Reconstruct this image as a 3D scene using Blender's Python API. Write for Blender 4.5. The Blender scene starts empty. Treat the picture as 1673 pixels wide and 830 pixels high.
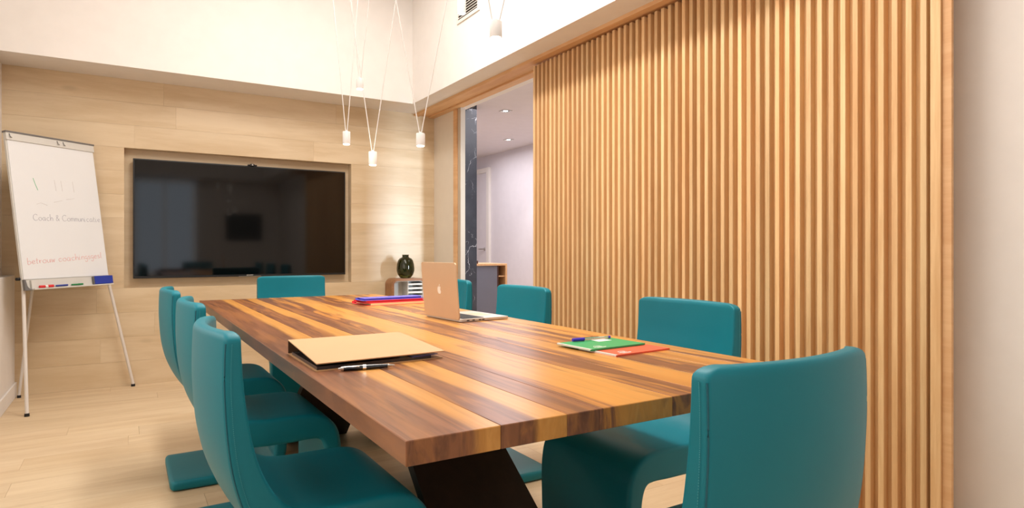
import bpy, bmesh, math, random
from mathutils import Vector, Matrix
random.seed(7)
S = bpy.context.scene
COL = S.collection
R = math.radians

# ------------------------------------------------------------------ camera
YAW = R(31.5)
cd = bpy.data.cameras.new('camera')
cam = bpy.data.objects.new('camera', cd); COL.objects.link(cam)
cam.location = (0, 0, 1.03)
cam.rotation_euler = (R(90), 0, -YAW)
cd.sensor_width = 36.0
cd.lens = 36.0 * 1030 / 1673
cd.shift_y = -6.0 / 1673
cd.clip_start = 0.02
S.camera = cam

# ------------------------------------------------------------------ light
S.view_settings.view_transform = 'Standard'
S.view_settings.look = 'None'
S.view_settings.gamma = 1.0
S.view_settings.exposure = 0.0
W = bpy.data.worlds.new('world'); S.world = W
W.use_nodes = True
W.node_tree.nodes['Background'].inputs[0].default_value = (0.75, 0.86, 1.0, 1)
W.node_tree.nodes['Background'].inputs[1].default_value = 1.0

def area(name, loc, rot, sx, sy, power, col):
    l = bpy.data.lights.new(name, 'AREA'); l.shape = 'RECTANGLE'
    l.size = sx; l.size_y = sy; l.energy = power; l.color = col
    o = bpy.data.objects.new(name, l); COL.objects.link(o)
    o.location = loc; o.rotation_euler = rot
    return o
WARM = (1.0, 0.90, 0.76)
NEUT = (1.0, 0.965, 0.92)
# main ceiling strip over the table, an added broad fill standing for ceiling bounce, daylight at the rear window
area('light_ceiling_strip', (1.10, 2.7, 3.44), (0, 0, 0), 0.30, 2.6, 76, NEUT)
area('light_fill_broad', (0.80, 2.5, 3.46), (0, 0, 0), 2.1, 4.6, 42, NEUT)
area('light_window_rear', (0.60, -1.50, 1.45), (R(90), 0, 0), 1.0, 1.7, 5, (0.86, 0.93, 1.0))
area('light_window_left', (-0.70, 1.7, 1.68), (0, R(-90), 0), 1.1, 2.9, 17, (1.0, 0.97, 0.93))
area('light_hall', (3.95, 6.3, 2.55), (0, 0, 0), 1.6, 5.0, 95, (0.97, 0.95, 1.0))
# daylight of a narrow window in the near end of the hall, falling through the opening on the back wall
hw_ = area('light_window_hall', (3.30, 1.55, 1.35), (0, 0, 0), 0.30, 0.9, 11, (0.66, 0.83, 1.0))
hw_.rotation_euler = (Vector((2.1, 5.6, 1.3)) - Vector((3.30, 1.55, 1.35))).to_track_quat('-Z', 'Y').to_euler()
hw_.data.spread = R(50)

# ------------------------------------------------------------------ helpers
def srgb(r, g, b):
    def f(c):
        c /= 255.0
        return c / 12.92 if c <= 0.04045 else ((c + 0.055) / 1.055) ** 2.4
    return (f(r), f(g), f(b), 1.0)

class NT:
    def __init__(s, name):
        s.m = bpy.data.materials.new(name); s.m.use_nodes = True
        s.t = s.m.node_tree; s.b = s.t.nodes['Principled BSDF']
    def n(s, typ, **kw):
        x = s.t.nodes.new(typ)
        for k, v in kw.items():
            if k.startswith('i_'):
                key = k[2:]; key = int(key) if key.isdigit() else key
                x.inputs[key].default_value = v
            else: setattr(x, k, v)
        return x
    def l(s, a, b): s.t.links.new(a, b)
    def math(s, op, a, b=None):
        x = s.n('ShaderNodeMath', operation=op)
        for i, v in enumerate((a, b)):
            if v is None: continue
            if isinstance(v, (int, float)): x.inputs[i].default_value = v
            else: s.l(v, x.inputs[i])
        return x.outputs[0]
    def mix(s, fac, a, b, mode='MIX'):
        x = s.n('ShaderNodeMix', data_type='RGBA', blend_type=mode)
        for sock, v in ((x.inputs[0], fac), (x.inputs[6], a), (x.inputs[7], b)):
            if isinstance(v, (int, float, tuple)): sock.default_value = v
            else: s.l(v, sock)
        return x.outputs[2]
    def smooth(s, v, a, b):
        x = s.n('ShaderNodeMapRange', interpolation_type='SMOOTHSTEP')
        s.l(v, x.inputs[0])
        for i, q in ((1, a), (2, b)):
            if isinstance(q, (int, float)): x.inputs[i].default_value = q
            else: s.l(q, x.inputs[i])
        return x.outputs[0]
    def noise(s, vec, scale, detail=4, rough=0.55, dist=0.0):
        x = s.n('ShaderNodeTexNoise', i_Scale=scale, i_Detail=detail, i_Roughness=rough, i_Distortion=dist)
        s.l(vec, x.inputs['Vector']); return x.outputs['Fac']
    def coords(s, scale=(1, 1, 1), shift_random=True, which='Object'):
        tc = s.n('ShaderNodeTexCoord')
        mp = s.n('ShaderNodeMapping'); mp.inputs['Scale'].default_value = scale
        s.l(tc.outputs[which], mp.inputs['Vector'])
        if shift_random:
            oi = s.n('ShaderNodeObjectInfo')
            mu = s.n('ShaderNodeVectorMath', operation='MULTIPLY')
            cb = s.n('ShaderNodeCombineXYZ')
            for i in range(3): s.l(oi.outputs['Random'], cb.inputs[i])
            s.l(cb.outputs[0], mu.inputs[0]); mu.inputs[1].default_value = (37.0, 53.0, 41.0)
            s.l(mu.outputs[0], mp.inputs['Location'])
        return mp.outputs[0]
    def bump(s, h, strength, dist=0.002):
        x = s.n('ShaderNodeBump', i_Strength=strength, i_Distance=dist)
        s.l(h, x.inputs['Height']); s.l(x.outputs[0], s.b.inputs['Normal'])

def plain(name, c, rough=0.5, metal=0.0, spec=0.5, emis=None, es=0.0, vary=0.03):
    t = NT(name)
    v = t.coords(shift_random=False)
    nz = t.noise(v, 9.0, 3)
    c2 = tuple(max(0, x * (1 - vary * 3)) for x in c[:3]) + (1,)
    t.l(t.mix(nz, c2, c), t.b.inputs['Base Color'])
    t.b.inputs['Roughness'].default_value = rough
    t.b.inputs['Metallic'].default_value = metal
    t.b.inputs['Specular IOR Level'].default_value = spec
    if emis:
        t.b.inputs['Emission Color'].default_value = emis
        t.b.inputs['Emission Strength'].default_value = es
    return t.m

def wood(name, ca, cb, scale, rough=0.45, use_color=True, grain=0.5, knots=False, spec=0.4, bump=0.15):
    """ca / cb the two tones, scale stretches the grain (small along the grain); object colour tints each piece"""
    t = NT(name)
    v = t.coords(scale)
    big = t.noise(v, 1.0, 3, 0.5, 0.6)
    fine = t.noise(v, 5.0, 5, 0.65, 0.3)
    f = t.math('ADD', t.math('MULTIPLY', big, 1 - grain), t.math('MULTIPLY', fine, grain))
    f = t.smooth(f, 0.32, 0.68)
    c = t.mix(f, ca, cb)
    if knots:
        kv = t.coords((1.3, 3.6, 3.6))
        vo = t.n('ShaderNodeTexVoronoi', i_Scale=1.0); t.l(kv, vo.inputs['Vector'])
        k = t.smooth(vo.outputs['Distance'], 0.10, 0.02)
        c = t.mix(t.math('MULTIPLY', k, 0.28), c, tuple(x * 0.5 for x in ca[:3]) + (1,))
    if use_color:
        oi = t.n('ShaderNodeObjectInfo')
        c = t.mix(1.0, c, oi.outputs['Color'], 'MULTIPLY')
    t.l(c, t.b.inputs['Base Color'])
    t.b.inputs['Roughness'].default_value = rough
    t.b.inputs['Specular IOR Level'].default_value = spec
    if bump: t.bump(fine, bump, 0.001)
    return t.m

M = {}
M['white'] = plain('white_paint', srgb(238, 232, 226), 0.7)
M['hallwall'] = plain('hall_paint', srgb(226, 220, 224), 0.75)
M['cream'] = plain('cream_panel', srgb(226, 214, 198), 0.45)
M['floor'] = wood('floor_oak', srgb(208, 180, 144), srgb(222, 198, 164), (1.2, 9, 9), 0.5, grain=0.35, knots=False)
M['wallwood'] = wood('wall_oak', srgb(206, 180, 144), srgb(222, 200, 168), (1.0, 7, 7), 0.36, grain=0.3, knots=True, bump=0.05)
M['slat'] = wood('slat_cedar', srgb(214, 168, 116), srgb(235, 197, 146), (14, 14, 0.8), 0.5, grain=0.5)
M['trimwood'] = wood('trim_oak', srgb(210, 160, 112), srgb(226, 182, 134), (8, 0.8, 8), 0.5, use_color=False)
M['walnut_leg'] = wood('dark_leg', srgb(30, 20, 15), srgb(46, 31, 23), (8, 8, 1.0), 0.5, use_color=False)
M['darkwood'] = wood('console_walnut', srgb(138, 92, 56), srgb(164, 114, 72), (2, 9, 9), 0.4, use_color=False)

# table plank: heartwood to sapwood across the board; object colour = (threshold, lightness, flip)
t = NT('walnut_plank')
gen = t.n('ShaderNodeTexCoord'); sx = t.n('ShaderNodeSeparateXYZ'); t.l(gen.outputs['Generated'], sx.inputs[0])
oi = t.n('ShaderNodeObjectInfo'); sc = t.n('ShaderNodeSeparateColor'); t.l(oi.outputs['Color'], sc.inputs[0])
v = t.coords((7, 0.55, 2)); v2 = t.coords((26, 1.0, 6)); v3 = t.coords((3.0, 0.7, 0.6))
big = t.noise(v3, 1.0, 2, 0.5, 0.4); fine = t.noise(v2, 2.0, 5, 0.62, 0.8)
wave = t.noise(v, 3.0, 4, 0.6, 1.3)
pos = t.math('ADD', sx.outputs[0], t.math('MULTIPLY', t.math('SUBTRACT', big, 0.5), t.math('ADD', 0.12, t.math('MULTIPLY', sc.outputs[1], 0.8))))
pos = t.math('ADD', pos, t.math('MULTIPLY', t.math('SUBTRACT', wave, 0.5), t.math('MULTIPLY', sc.outputs[1], 0.35)))
lo = t.math('SUBTRACT', sc.outputs[0], 0.07); hi = t.math('ADD', sc.outputs[0], 0.07)
m = t.smooth(pos, lo, hi)
m = t.math('MULTIPLY', m, 0.92)
heart = t.mix(t.smooth(fine, 0.30, 0.70), srgb(100, 62, 43), srgb(142, 92, 62))
heart = t.mix(t.math('MULTIPLY', t.smooth(wave, 0.46, 0.62), t.math('ADD', 0.12, t.math('MULTIPLY', sc.outputs[1], 0.5))), heart, srgb(166, 104, 58))
sap = t.mix(t.smooth(fine, 0.30, 0.70), srgb(194, 134, 64), srgb(212, 154, 80))
c = t.mix(m, heart, sap)
c = t.mix(t.math('MULTIPLY', t.smooth(wave, 0.47, 0.62), t.math('MULTIPLY', sc.outputs[1], 0.8)), c, srgb(206, 140, 62))
c = t.mix(t.math('MULTIPLY', t.smooth(wave, 0.47, 0.36), t.math('MULTIPLY', sc.outputs[1], 0.6)), c, srgb(134, 80, 46))
t.l(c, t.b.inputs['Base Color'])
t.b.inputs['Roughness'].default_value = 0.30
t.b.inputs['Specular IOR Level'].default_value = 0.45
t.bump(fine, 0.06, 0.001)
M['plank'] = t.m

# teal leather
t = NT('teal_leather')
v = t.coords((1, 1, 1)); nz = t.noise(v, 3.0, 3); gr = t.n('ShaderNodeTexVoronoi', i_Scale=420.0)
t.l(v, gr.inputs['Vector'])
t.l(t.mix(nz, srgb(0, 110, 125), srgb(4, 122, 136)), t.b.inputs['Base Color'])
t.b.inputs['Roughness'].default_value = 0.46
t.b.inputs['Specular IOR Level'].default_value = 0.34
t.bump(gr.outputs['Distance'], 0.08, 0.0006)
M['teal'] = t.m
M['thread'] = plain('teal_thread', srgb(60, 150, 160), 0.5)
M['seam'] = plain('teal_seam', srgb(2, 90, 106), 0.45)
M['rubber'] = plain('black_rubber', srgb(26, 24, 24), 0.7)

# black marble with white veins
t = NT('black_marble')
v = t.coords((1, 1, 1)); d = t.n('ShaderNodeTexNoise', i_Scale=3.0, i_Detail=5.0); t.l(v, d.inputs['Vector'])
mx = t.n('ShaderNodeMix', data_type='VECTOR', i_0=0.35); t.l(v, mx.inputs[4]); t.l(d.outputs['Color'], mx.inputs[5])
def vein(scale, w, thr):
    vo = t.n('ShaderNodeTexVoronoi', feature='DISTANCE_TO_EDGE', i_Scale=scale); t.l(mx.outputs[1], vo.inputs['Vector'])
    a = t.smooth(vo.outputs['Distance'], w, 0.0)
    return t.math('MULTIPLY', a, t.smooth(t.noise(v, 3.1 + scale, 2), thr, thr + 0.12))
vv = t.math('MAXIMUM', vein(3.5, 0.007, 0.48), vein(7.0, 0.008, 0.54))
t.l(t.mix(vv, t.mix(t.noise(v, 6, 3), srgb(48, 50, 56), srgb(78, 80, 88)), srgb(205, 205, 210)), t.b.inputs['Base Color'])
t.b.inputs['Roughness'].default_value = 0.25
M['marble'] = t.m

M['screen'] = plain('tv_glass', srgb(6, 5, 6), 0.06, spec=0.45)
M['bezel'] = plain('tv_bezel', srgb(22, 22, 24), 0.35)
M['silver'] = plain('silver_metal', srgb(200, 196, 190), 0.3, metal=1.0)
M['chrome'] = plain('chrome', srgb(225, 225, 225), 0.12, metal=1.0)
M['alu'] = plain('champagne_aluminium', srgb(226, 196, 162), 0.40, metal=0.4)
M['alu_light'] = plain('pale_aluminium', srgb(214, 204, 194), 0.38, metal=0.5)
M['keys'] = plain('black_keys', srgb(24, 24, 26), 0.5)
M['logo'] = plain('logo_white', srgb(250, 244, 232), 0.3)
M['kraft'] = plain('kraft_card', srgb(204, 158, 112), 0.6)
M['kraft_dark'] = plain('kraft_inside', srgb(90, 62, 40), 0.6)
M['sleeve'] = plain('plastic_sleeves', srgb(52, 48, 50), 0.2)
M['bluetab'] = plain('blue_divider', srgb(70, 80, 170), 0.35)
M['blackpen'] = plain('black_lacquer', srgb(14, 14, 16), 0.15)
M['blue'] = plain('royal_blue_plastic', srgb(24, 52, 160), 0.4)
M['violet'] = plain('violet_blue_card', srgb(100, 100, 210), 0.45)
M['violetcap'] = plain('violet_blue_cap', srgb(62, 44, 190), 0.35)
M['red'] = plain('red_card', srgb(222, 58, 68), 0.4)
M['redbook'] = plain('coral_red_cover', srgb(238, 96, 66), 0.45)
M['green'] = plain('green_cover', srgb(40, 160, 96), 0.45)
M['paper'] = plain('paper_white', srgb(240, 236, 228), 0.7)
M['creampaper'] = plain('cream_paper', srgb(236, 214, 160), 0.7)
M['sheet'] = plain('flipchart_sheet', srgb(230, 230, 230), 0.55, vary=0.01)
M['tray'] = plain('grey_white_tray', srgb(214, 210, 202), 0.45)
M['greyplastic'] = plain('dark_grey_plastic', srgb(110, 106, 104), 0.5)
M['legwhite'] = plain('white_tube', srgb(226, 218, 210), 0.4)
M['markred'] = plain('marker_red', srgb(220, 40, 44), 0.4)
M['markblue'] = plain('marker_blue', srgb(40, 60, 150), 0.4)
M['markgreen'] = plain('marker_green', srgb(30, 130, 70), 0.4)
M['inkgrey'] = plain('ink_grey', srgb(168, 164, 176), 0.6)
M['inkred'] = plain('ink_red', srgb(232, 158, 150), 0.6)
M['inkfaint'] = plain('ink_faint', srgb(218, 213, 210), 0.6)
M['inkgreen'] = plain('ink_green', srgb(90, 190, 130), 0.6)
M['greypanel'] = plain('slate_grey_panel', srgb(112, 112, 124), 0.5)
M['darkbrown'] = plain('dark_brown', srgb(74, 40, 30), 0.5)
M['vent'] = plain('vent_white', srgb(232, 226, 216), 0.5)
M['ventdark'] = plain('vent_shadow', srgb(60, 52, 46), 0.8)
M['lampwhite'] = plain('lamp_white', srgb(216, 211, 206), 0.4)
M['lampglow'] = plain('lamp_glow', srgb(255, 250, 240), 0.4, emis=(1, 0.95, 0.86, 1), es=2.5)
M['downglow'] = plain('downlight_glow', srgb(255, 250, 240), 0.4, emis=(1, 0.97, 0.92, 1), es=8.0)
M['curtain'] = plain('curtain_white', srgb(220, 222, 228), 0.8)
M['picture'] = plain('picture_grey', srgb(70, 84, 84), 0.6)
t = NT('vase_glass')
t.b.inputs['Base Color'].default_value = srgb(92, 96, 48)
t.b.inputs['Roughness'].default_value = 0.04
t.b.inputs['Transmission Weight'].default_value = 0.92
t.b.inputs['IOR'].default_value = 1.45
M['vase'] = t.m
t = NT('clear_plastic')
t.b.inputs['Base Color'].default_value = srgb(235, 235, 240)
t.b.inputs['Roughness'].default_value = 0.08
t.b.inputs['Transmission Weight'].default_value = 0.85
M['clear'] = t.m

def box(bm, x0, x1, y0, y1, z0, z1, bev=0.0, seg=2):
    r = bmesh.ops.create_cube(bm, size=1.0)
    vs = r['verts']
    for v in vs:
        v.co = Vector((x0 + (v.co.x + .5) * (x1 - x0), y0 + (v.co.y + .5) * (y1 - y0), z0 + (v.co.z + .5) * (z1 - z0)))
    if bev > 0:
        es = {e for v in vs for e in v.link_edges}
        bmesh.ops.bevel(bm, geom=list(es), offset=bev, segments=seg, affect='EDGES', profile=0.5)
    return bm
def B(*a, **k): return box(bmesh.new(), *a, **k)
def cyl(bm, p0, p1, r0, r1=None, n=16, caps=True):
    p0, p1 = Vector(p0), Vector(p1); r1 = r0 if r1 is None else r1
    d = (p1 - p0); q = d.to_track_quat('Z', 'Y'); rings = []
    for p, r in ((p0, r0), (p1, r1)):
        rings.append([bm.verts.new(p + q @ Vector((r * math.cos(2 * math.pi * i / n), r * math.sin(2 * math.pi * i / n), 0))) for i in range(n)])
    for i in range(n):
        bm.faces.new((rings[0][i], rings[0][(i + 1) % n], rings[1][(i + 1) % n], rings[1][i]))
    if caps:
        bm.faces.new(rings[0][::-1]); bm.faces.new(rings[1])
    return bm
def lathe(bm, prof, c=(0, 0, 0), n=32, close=True):
    c = Vector(c); rings = []
    for r, z in prof:
        rings.append([bm.verts.new(c + Vector((r * math.cos(2 * math.pi * i / n), r * math.sin(2 * math.pi * i / n), z))) for i in range(n)])
    for a, b in zip(rings, rings[1:]):
        for i in range(n): bm.faces.new((a[i], a[(i + 1) % n], b[(i + 1) % n], b[i]))
    if close:
        bm.faces.new(rings[0][::-1]); bm.faces.new(rings[-1])
    return bm
def tube(bm, pts, r, n=8, closed=False):
    pts = [Vector(p) for p in pts]; rings = []
    N = len(pts)
    for i, p in enumerate(pts):
        a = pts[(i - 1) % N] if (closed or i > 0) else p
        b = pts[(i + 1) % N] if (closed or i < N - 1) else p
        d = (b - a).normalized(); q = d.to_track_quat('Z', 'Y')
        rings.append([bm.verts.new(p + q @ Vector((r * math.cos(2 * math.pi * k / n), r * math.sin(2 * math.pi * k / n), 0))) for k in range(n)])
    for i in range(N if closed else N - 1):
        a, b = rings[i], rings[(i + 1) % N]
        for k in range(n): bm.faces.new((a[k], a[(k + 1) % n], b[(k + 1) % n], b[k]))
    if not closed: bm.faces.new(rings[0][::-1]); bm.faces.new(rings[-1])
    return bm
def prism(bm, poly, fn, thick):
    """extrude the 2-D outline poly; fn(a, b, o) gives the 3-D point at plane coords a, b and offset o"""
    lo = [bm.verts.new(fn(a, b, 0)) for a, b in poly]; hi = [bm.verts.new(fn(a, b, thick)) for a, b in poly]
    n = len(poly)
    for i in range(n): bm.faces.new((lo[i], lo[(i + 1) % n], hi[(i + 1) % n], hi[i]))
    bm.faces.new(lo[::-1]); bm.faces.new(hi)
    return bm

def obj(name, bm, mat, parent=None, smooth=False, origin=None):
    """verts are given in world coordinates (or the thing's own, when its root stands at 0); one mesh object"""
    bmesh.ops.recalc_face_normals(bm, faces=bm.faces)
    me = bpy.data.meshes.new(name)
    off = Vector(origin) if origin is not None else Vector((0, 0, 0))
    if parent is not None:
        r = parent
        while r is not None: off += r.location; r = r.parent
    if off.length > 0: bmesh.ops.translate(bm, verts=bm.verts, vec=-off)
    bm.to_mesh(me); bm.free()
    me.materials.append(mat)
    if smooth:
        me.polygons.foreach_set('use_smooth', [True] * len(me.polygons))
        if hasattr(me, 'set_sharp_from_angle'): me.set_sharp_from_angle(angle=R(42))
    o = bpy.data.objects.new(name, me); COL.objects.link(o)
    if parent is not None: o.parent = parent
    elif origin is not None: o.location = origin
    return o
def tag(o, label, cat, group=None):
    o['label'] = label; o['category'] = cat
    if group: o['group'] = group
    return o
def thing(name, label, cat, loc=(0, 0, 0), group=None):
    o = bpy.data.objects.new(name, None); COL.objects.link(o); o.location = loc
    o.empty_display_size = 0.05
    return tag(o, label, cat, group)
def struct(name, bm, mat, parent=None):
    o = obj(name, bm, mat, parent); o['kind'] = 'structure'; return o
def copy_tree(o, parent=None):
    c = o.copy(); COL.objects.link(c); c.parent = parent
    for ch in list(o.children): copy_tree(ch, c)
    return c

# ------------------------------------------------------------------ setting
XL, XR, YB, YR = -0.74, 2.56, 5.63, -1.60
ZS, ZC = 2.335, 3.50
# floor: base and individual boards
fl = struct('floor', B(-0.9, 5.4, -1.8, 12.2, -0.12, -0.012), M['floor'])
pw, pl = 0.19, 1.45
rnd = random.Random(3)
fm = None
y = YR; row = 0
while y < YB + 0.0:
    y1 = min(y + pw, YB)
    x = XL - 0.02 - rnd.uniform(0.1, 1.2)
    while x < XR:
        a, b = max(x, XL), min(x + pl, XR)
        if b - a > 0.03:
            bm = B(a + .0005, b - .0005, y + .0005, y1 - .0005, -0.012, 0.0)
            o = obj('floor_board', bm, M['floor'], fl)
            g = rnd.uniform(0.975, 1.02); o.color = (g, g, g * rnd.uniform(0.985, 1.0), 1)
        x += pl
    y += pw; row += 1
hf = struct('floor_hall', B(XR, 5.3, 0.5, 12.1, -0.012, 0.0), M['floor'])

# back wall: carcass with the television niche, clad with boards
NX0, NX1, NZ0, NZ1, ND = -0.01, 1.742, 0.742, 1.812, 0.09
bm = bmesh.new()
box(bm, -0.9, NX0, YB + .012, YB + .3, 0, ZS); box(bm, NX1, XR + .16, YB + .012, YB + .3, 0, ZS)
box(bm, NX0, NX1, YB + .012, YB + .3, 0, NZ0); box(bm, NX0, NX1, YB + .012, YB + .3, NZ1, ZS)
box(bm, NX0, NX1, YB + ND, YB + .3, NZ0, NZ1)
wb = struct('wall_back', bm, M['wallwood'])
zs = [NZ0 * i / 4 for i in range(4)] + [NZ0 + (NZ1 - NZ0) * i / 6 for i in range(6)] + [NZ1 + (ZS - NZ1) * i / 3 for i in range(4)]
for i in range(len(zs) - 1):
    z0, z1 = zs[i], zs[i + 1]
    inn = z0 >= NZ0 - .001 and z1 <= NZ1 + .001
    spans = [(XL - .02, NX0), (NX1, XR + .05)] if inn else [(XL - .02, XR + .05)]
    for (a, b) in spans:
        cuts = [a]
        if b - a > 1.3:
            c0 = a + rnd.uniform(0.5, 1.3)
            while c0 < b - .3: cuts.append(c0); c0 += 1.35
        cuts.append(b)
        for p, q in zip(cuts, cuts[1:]):
            o = obj('wall_board', B(p + .0003, q - .0003, YB, YB + .012, z0 + .0004, z1 - .0004), M['wallwood'], wb)
            g = rnd.uniform(0.97, 1.02); o.color = (g, g, g * rnd.uniform(0.985, 1.0), 1)

# left wall with the low white boxing and its skirting
struct('wall_left', B(XL - .15, XL, YR, YB + .012, 0, ZS), M['white'])
struct('trim_1', B(XL, -0.668, 3.2, YB, 0.0, 0.855, bev=.003), M['white'])
struct('baseboard_left', B(-0.668, -0.656, 3.2, YB, 0.0, 0.10, bev=.003), M['white'])
wn2 = bpy.data.objects.new('window_2', None); COL.objects.link(wn2); wn2.location = (XL, 1.7, .85); wn2['kind'] = 'structure'
bm = bmesh.new()
for a, b, c, d in ((.15, 3.15, .85, .90), (.15, 3.15, 2.20, 2.25), (.15, .20, .85, 2.25), (3.10, 3.15, .85, 2.25), (1.13, 1.17, .85, 2.25), (2.13, 2.17, .85, 2.25)):
    box(bm, XL, XL + .025, a, b, c, d)
obj('window_frame', bm, M['white'], wn2)
# right wall: near part, part above the opening
bm = bmesh.new()
box(bm, XR, XR + .12, YR, 3.55, 0, ZS); box(bm, XR, XR + .12, 3.55, YB + .012, ZS - .004, ZC + .1)
struct('wall_right', bm, M['white'])
# rear wall behind the viewpoint, with a window
WX0, WX1, WZ0, WZ1 = 0.10, 1.10, 0.60, 2.30
bm = bmesh.new()
box(bm, XL - .15, WX0, YR - .15, YR, 0, ZS); box(bm, WX1, XR + .12, YR - .15, YR, 0, ZS)
box(bm, WX0, WX1, YR - .15, YR, 0, WZ0); box(bm, WX0, WX1, YR - .15, YR, WZ1, ZS)
struct('wall_rear', bm, M['white'])
wn = bpy.data.objects.new('window_1', None); COL.objects.link(wn); wn.location = (.6, YR - .1, WZ0); wn['kind'] = 'structure'
bm = bmesh.new()
for a, b, c, d in ((WX0, WX1, WZ0, WZ0 + .06), (WX0, WX1, WZ1 - .06, WZ1), (WX0, WX0 + .06, WZ0, WZ1), (WX1 - .06, WX1, WZ0, WZ1), (.57, .63, WZ0, WZ1)):
    box(bm, a, b, YR - .13, YR - .08, c, d)
obj('window_frame', bm, M['white'], wn)
# ceiling: lowered soffit ring, upstands of the raised middle, top
IX0, IX1, IY0, IY1 = -0.80, 2.18, -1.25, 5.25
bm = bmesh.new()
box(bm, XL - .15, XR + .12, IY1, YB + .3, ZS, ZC + .1); box(bm, XL - .15, XR + .12, YR - .15, IY0, ZS, ZC + .1)
box(bm, XL - .15, IX0, IY0, IY1, ZS, ZC + .1); box(bm, IX1, XR, IY0, IY1, ZS, ZC + .1)
box(bm, IX0, IX1, IY0, IY1, ZC, ZC + .1)
struct('ceiling', bm, M['white'])
# wood track under the soffit, carrying the slatted panel
bm = bmesh.new()
box(bm, 2.352, 2.400, 0.3, YB, ZS - .022, ZS + .001, bev=.001); box(bm, 2.400, 2.50, 0.3, YB, ZS - .012, ZS + .001); box(bm, 2.50, XR + .02, 0.3, YB, ZS - .024, ZS + .001, bev=.001)
struct('trim_2', bm, M['trimwood'])
# fixed cream panel with its wooden stile at the end of the opening
dr = bpy.data.objects.new('door_1', None); COL.objects.link(dr); dr.location = (2.58, 5.3, 0); dr['kind'] = 'structure'
obj('door_panel', B(XR, XR + .035, 5.185, YB - .001, 0, ZS - .024), M['cream'], dr)
bm = bmesh.new(); box(bm, XR - .012, XR + .045, 5.115, 5.185, 0, ZS - .024, bev=.002)
obj('door_stile', bm, M['trimwood'], dr)
obj('door_edge', B(XR - .002, XR + .045, 5.055, 5.113, 0, ZS - .024, bev=.002), plain('cream_edge', srgb(196, 180, 160), .5), dr)
bm = bmesh.new(); box(bm, XR - .024, XR - .010, 5.125, 5.20, .885, .915, bev=.003); cyl(bm, (XR - .03, 5.15, .9), (XR - .02, 5.15, .9), .009)
obj('door_handle', bm, M['silver'], dr)
# hall beyond the opening
struct('wall_hall_side', B(5.13, 5.25, 0.5, 12.1, 0, 2.62), M['hallwall'])
struct('wall_hall_end', B(XR + .12, 5.25, 12.0, 12.1, 0, 2.62), M['hallwall'])
struct('wall_hall_near', B(XR + .12, 5.25, 0.5, 0.6, 0, 2.62), M['hallwall'])
struct('wall_hall_inner', B(XR + .16, XR + .24, 6.4, 12.0, 0, 2.62), M['hallwall'])
struct('ceiling_hall', B(XR + .12, 5.25, 0.5, 12.1, 2.60, 2.70), M['hallwall'])
d2 = bpy.data.objects.new('door_2', None); COL.objects.link(d2); d2.location = (5.1, 9.5, 0); d2['kind'] = 'structure'
obj('door_leaf', B(5.105, 5.13, 9.12, 10.02, 0, 2.32), M['hallwall'], d2)
bm = bmesh.new(); box(bm, 5.085, 5.13, 9.03, 9.12, 0, 2.40, bev=.004); box(bm, 5.085, 5.13, 10.02, 10.11, 0, 2.40, bev=.004); box(bm, 5.085, 5.13, 9.12, 10.02, 2.32, 2.40, bev=.004)
obj('door_frame', bm, M['white'], d2)
bm = bmesh.new(); cyl(bm, (5.105, 9.2, 1.05), (5.06, 9.2, 1.05), .01); cyl(bm, (5.06, 9.2, 1.05), (5.06, 9.33, 1.05), .009); cyl(bm, (5.105, 9.2, 1.05), (5.098, 9.2, 1.05), .025)
obj('door_handle', bm, M['silver'], d2)
struct('column_marble', B(3.053, 3.232, 6.0, 6.35, 0, 2.60, bev=.002), M['marble'])

# ------------------------------------------------------------------ slatted partition
SY0, SY1 = 1.062, 3.668
sp = thing('slatted_partition', 'tall partition of vertical light oak slats along the right wall', 'partition', (2.45, 2.36, 0))
obj('backing_board', B(2.452, 2.470, SY0 + .030, SY1, 0.01, ZS - .024), M['slat'], sp)
obj('end_board', B(2.420, 2.452, SY0 + .030, SY0 + .064, 0.01, ZS - .024, bev=.0015), M['slat'], sp)
obj('edge_strip', B(2.430, 2.445, SY0, SY0 + .030, 0.01, ZS - .024, bev=.0015), M['trimwood'], sp)
obj('gap_filler', B(2.470, 2.556, SY0 + .052, SY0 + .10, 0.01, ZS - .026), M['trimwood'], sp)  # unseen filler, added to lessen the dark gap between panel and wall
pitch, sw = 0.0492, 0.021
bm = B(-.016, .016, -sw / 2, sw / 2, 0.01, ZS - .024, bev=.0012, seg=1)
first = obj('slat', bm, M['slat'], None)
y = SY1 - sw / 2; k = 0
while y > SY0 + .085:
    o = first if k == 0 else first.copy()
    if k: COL.objects.link(o)
    o.parent = sp; o.location = (2.436 - 2.45, y - 2.36, 0)
    g = rnd.uniform(0.84, 1.10); w = rnd.uniform(-0.04, 0.04)
    o.color = (g, g * (1 + w), g * (1 + 1.6 * w), 1)
    y -= pitch; k += 1

# ------------------------------------------------------------------ table
TX0, TX1, TY0, TY1, TZ = 0.350, 1.372, 0.869, 3.905, 0.75
tb = thing('conference_table', 'long conference table with a striped walnut plank top on dark slab legs', 'table', (0.86, 2.39, 0))
cuts = [TX0, .512, .644, .715, .894, .985, 1.10, 1.215, 1.29, TX1]
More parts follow.
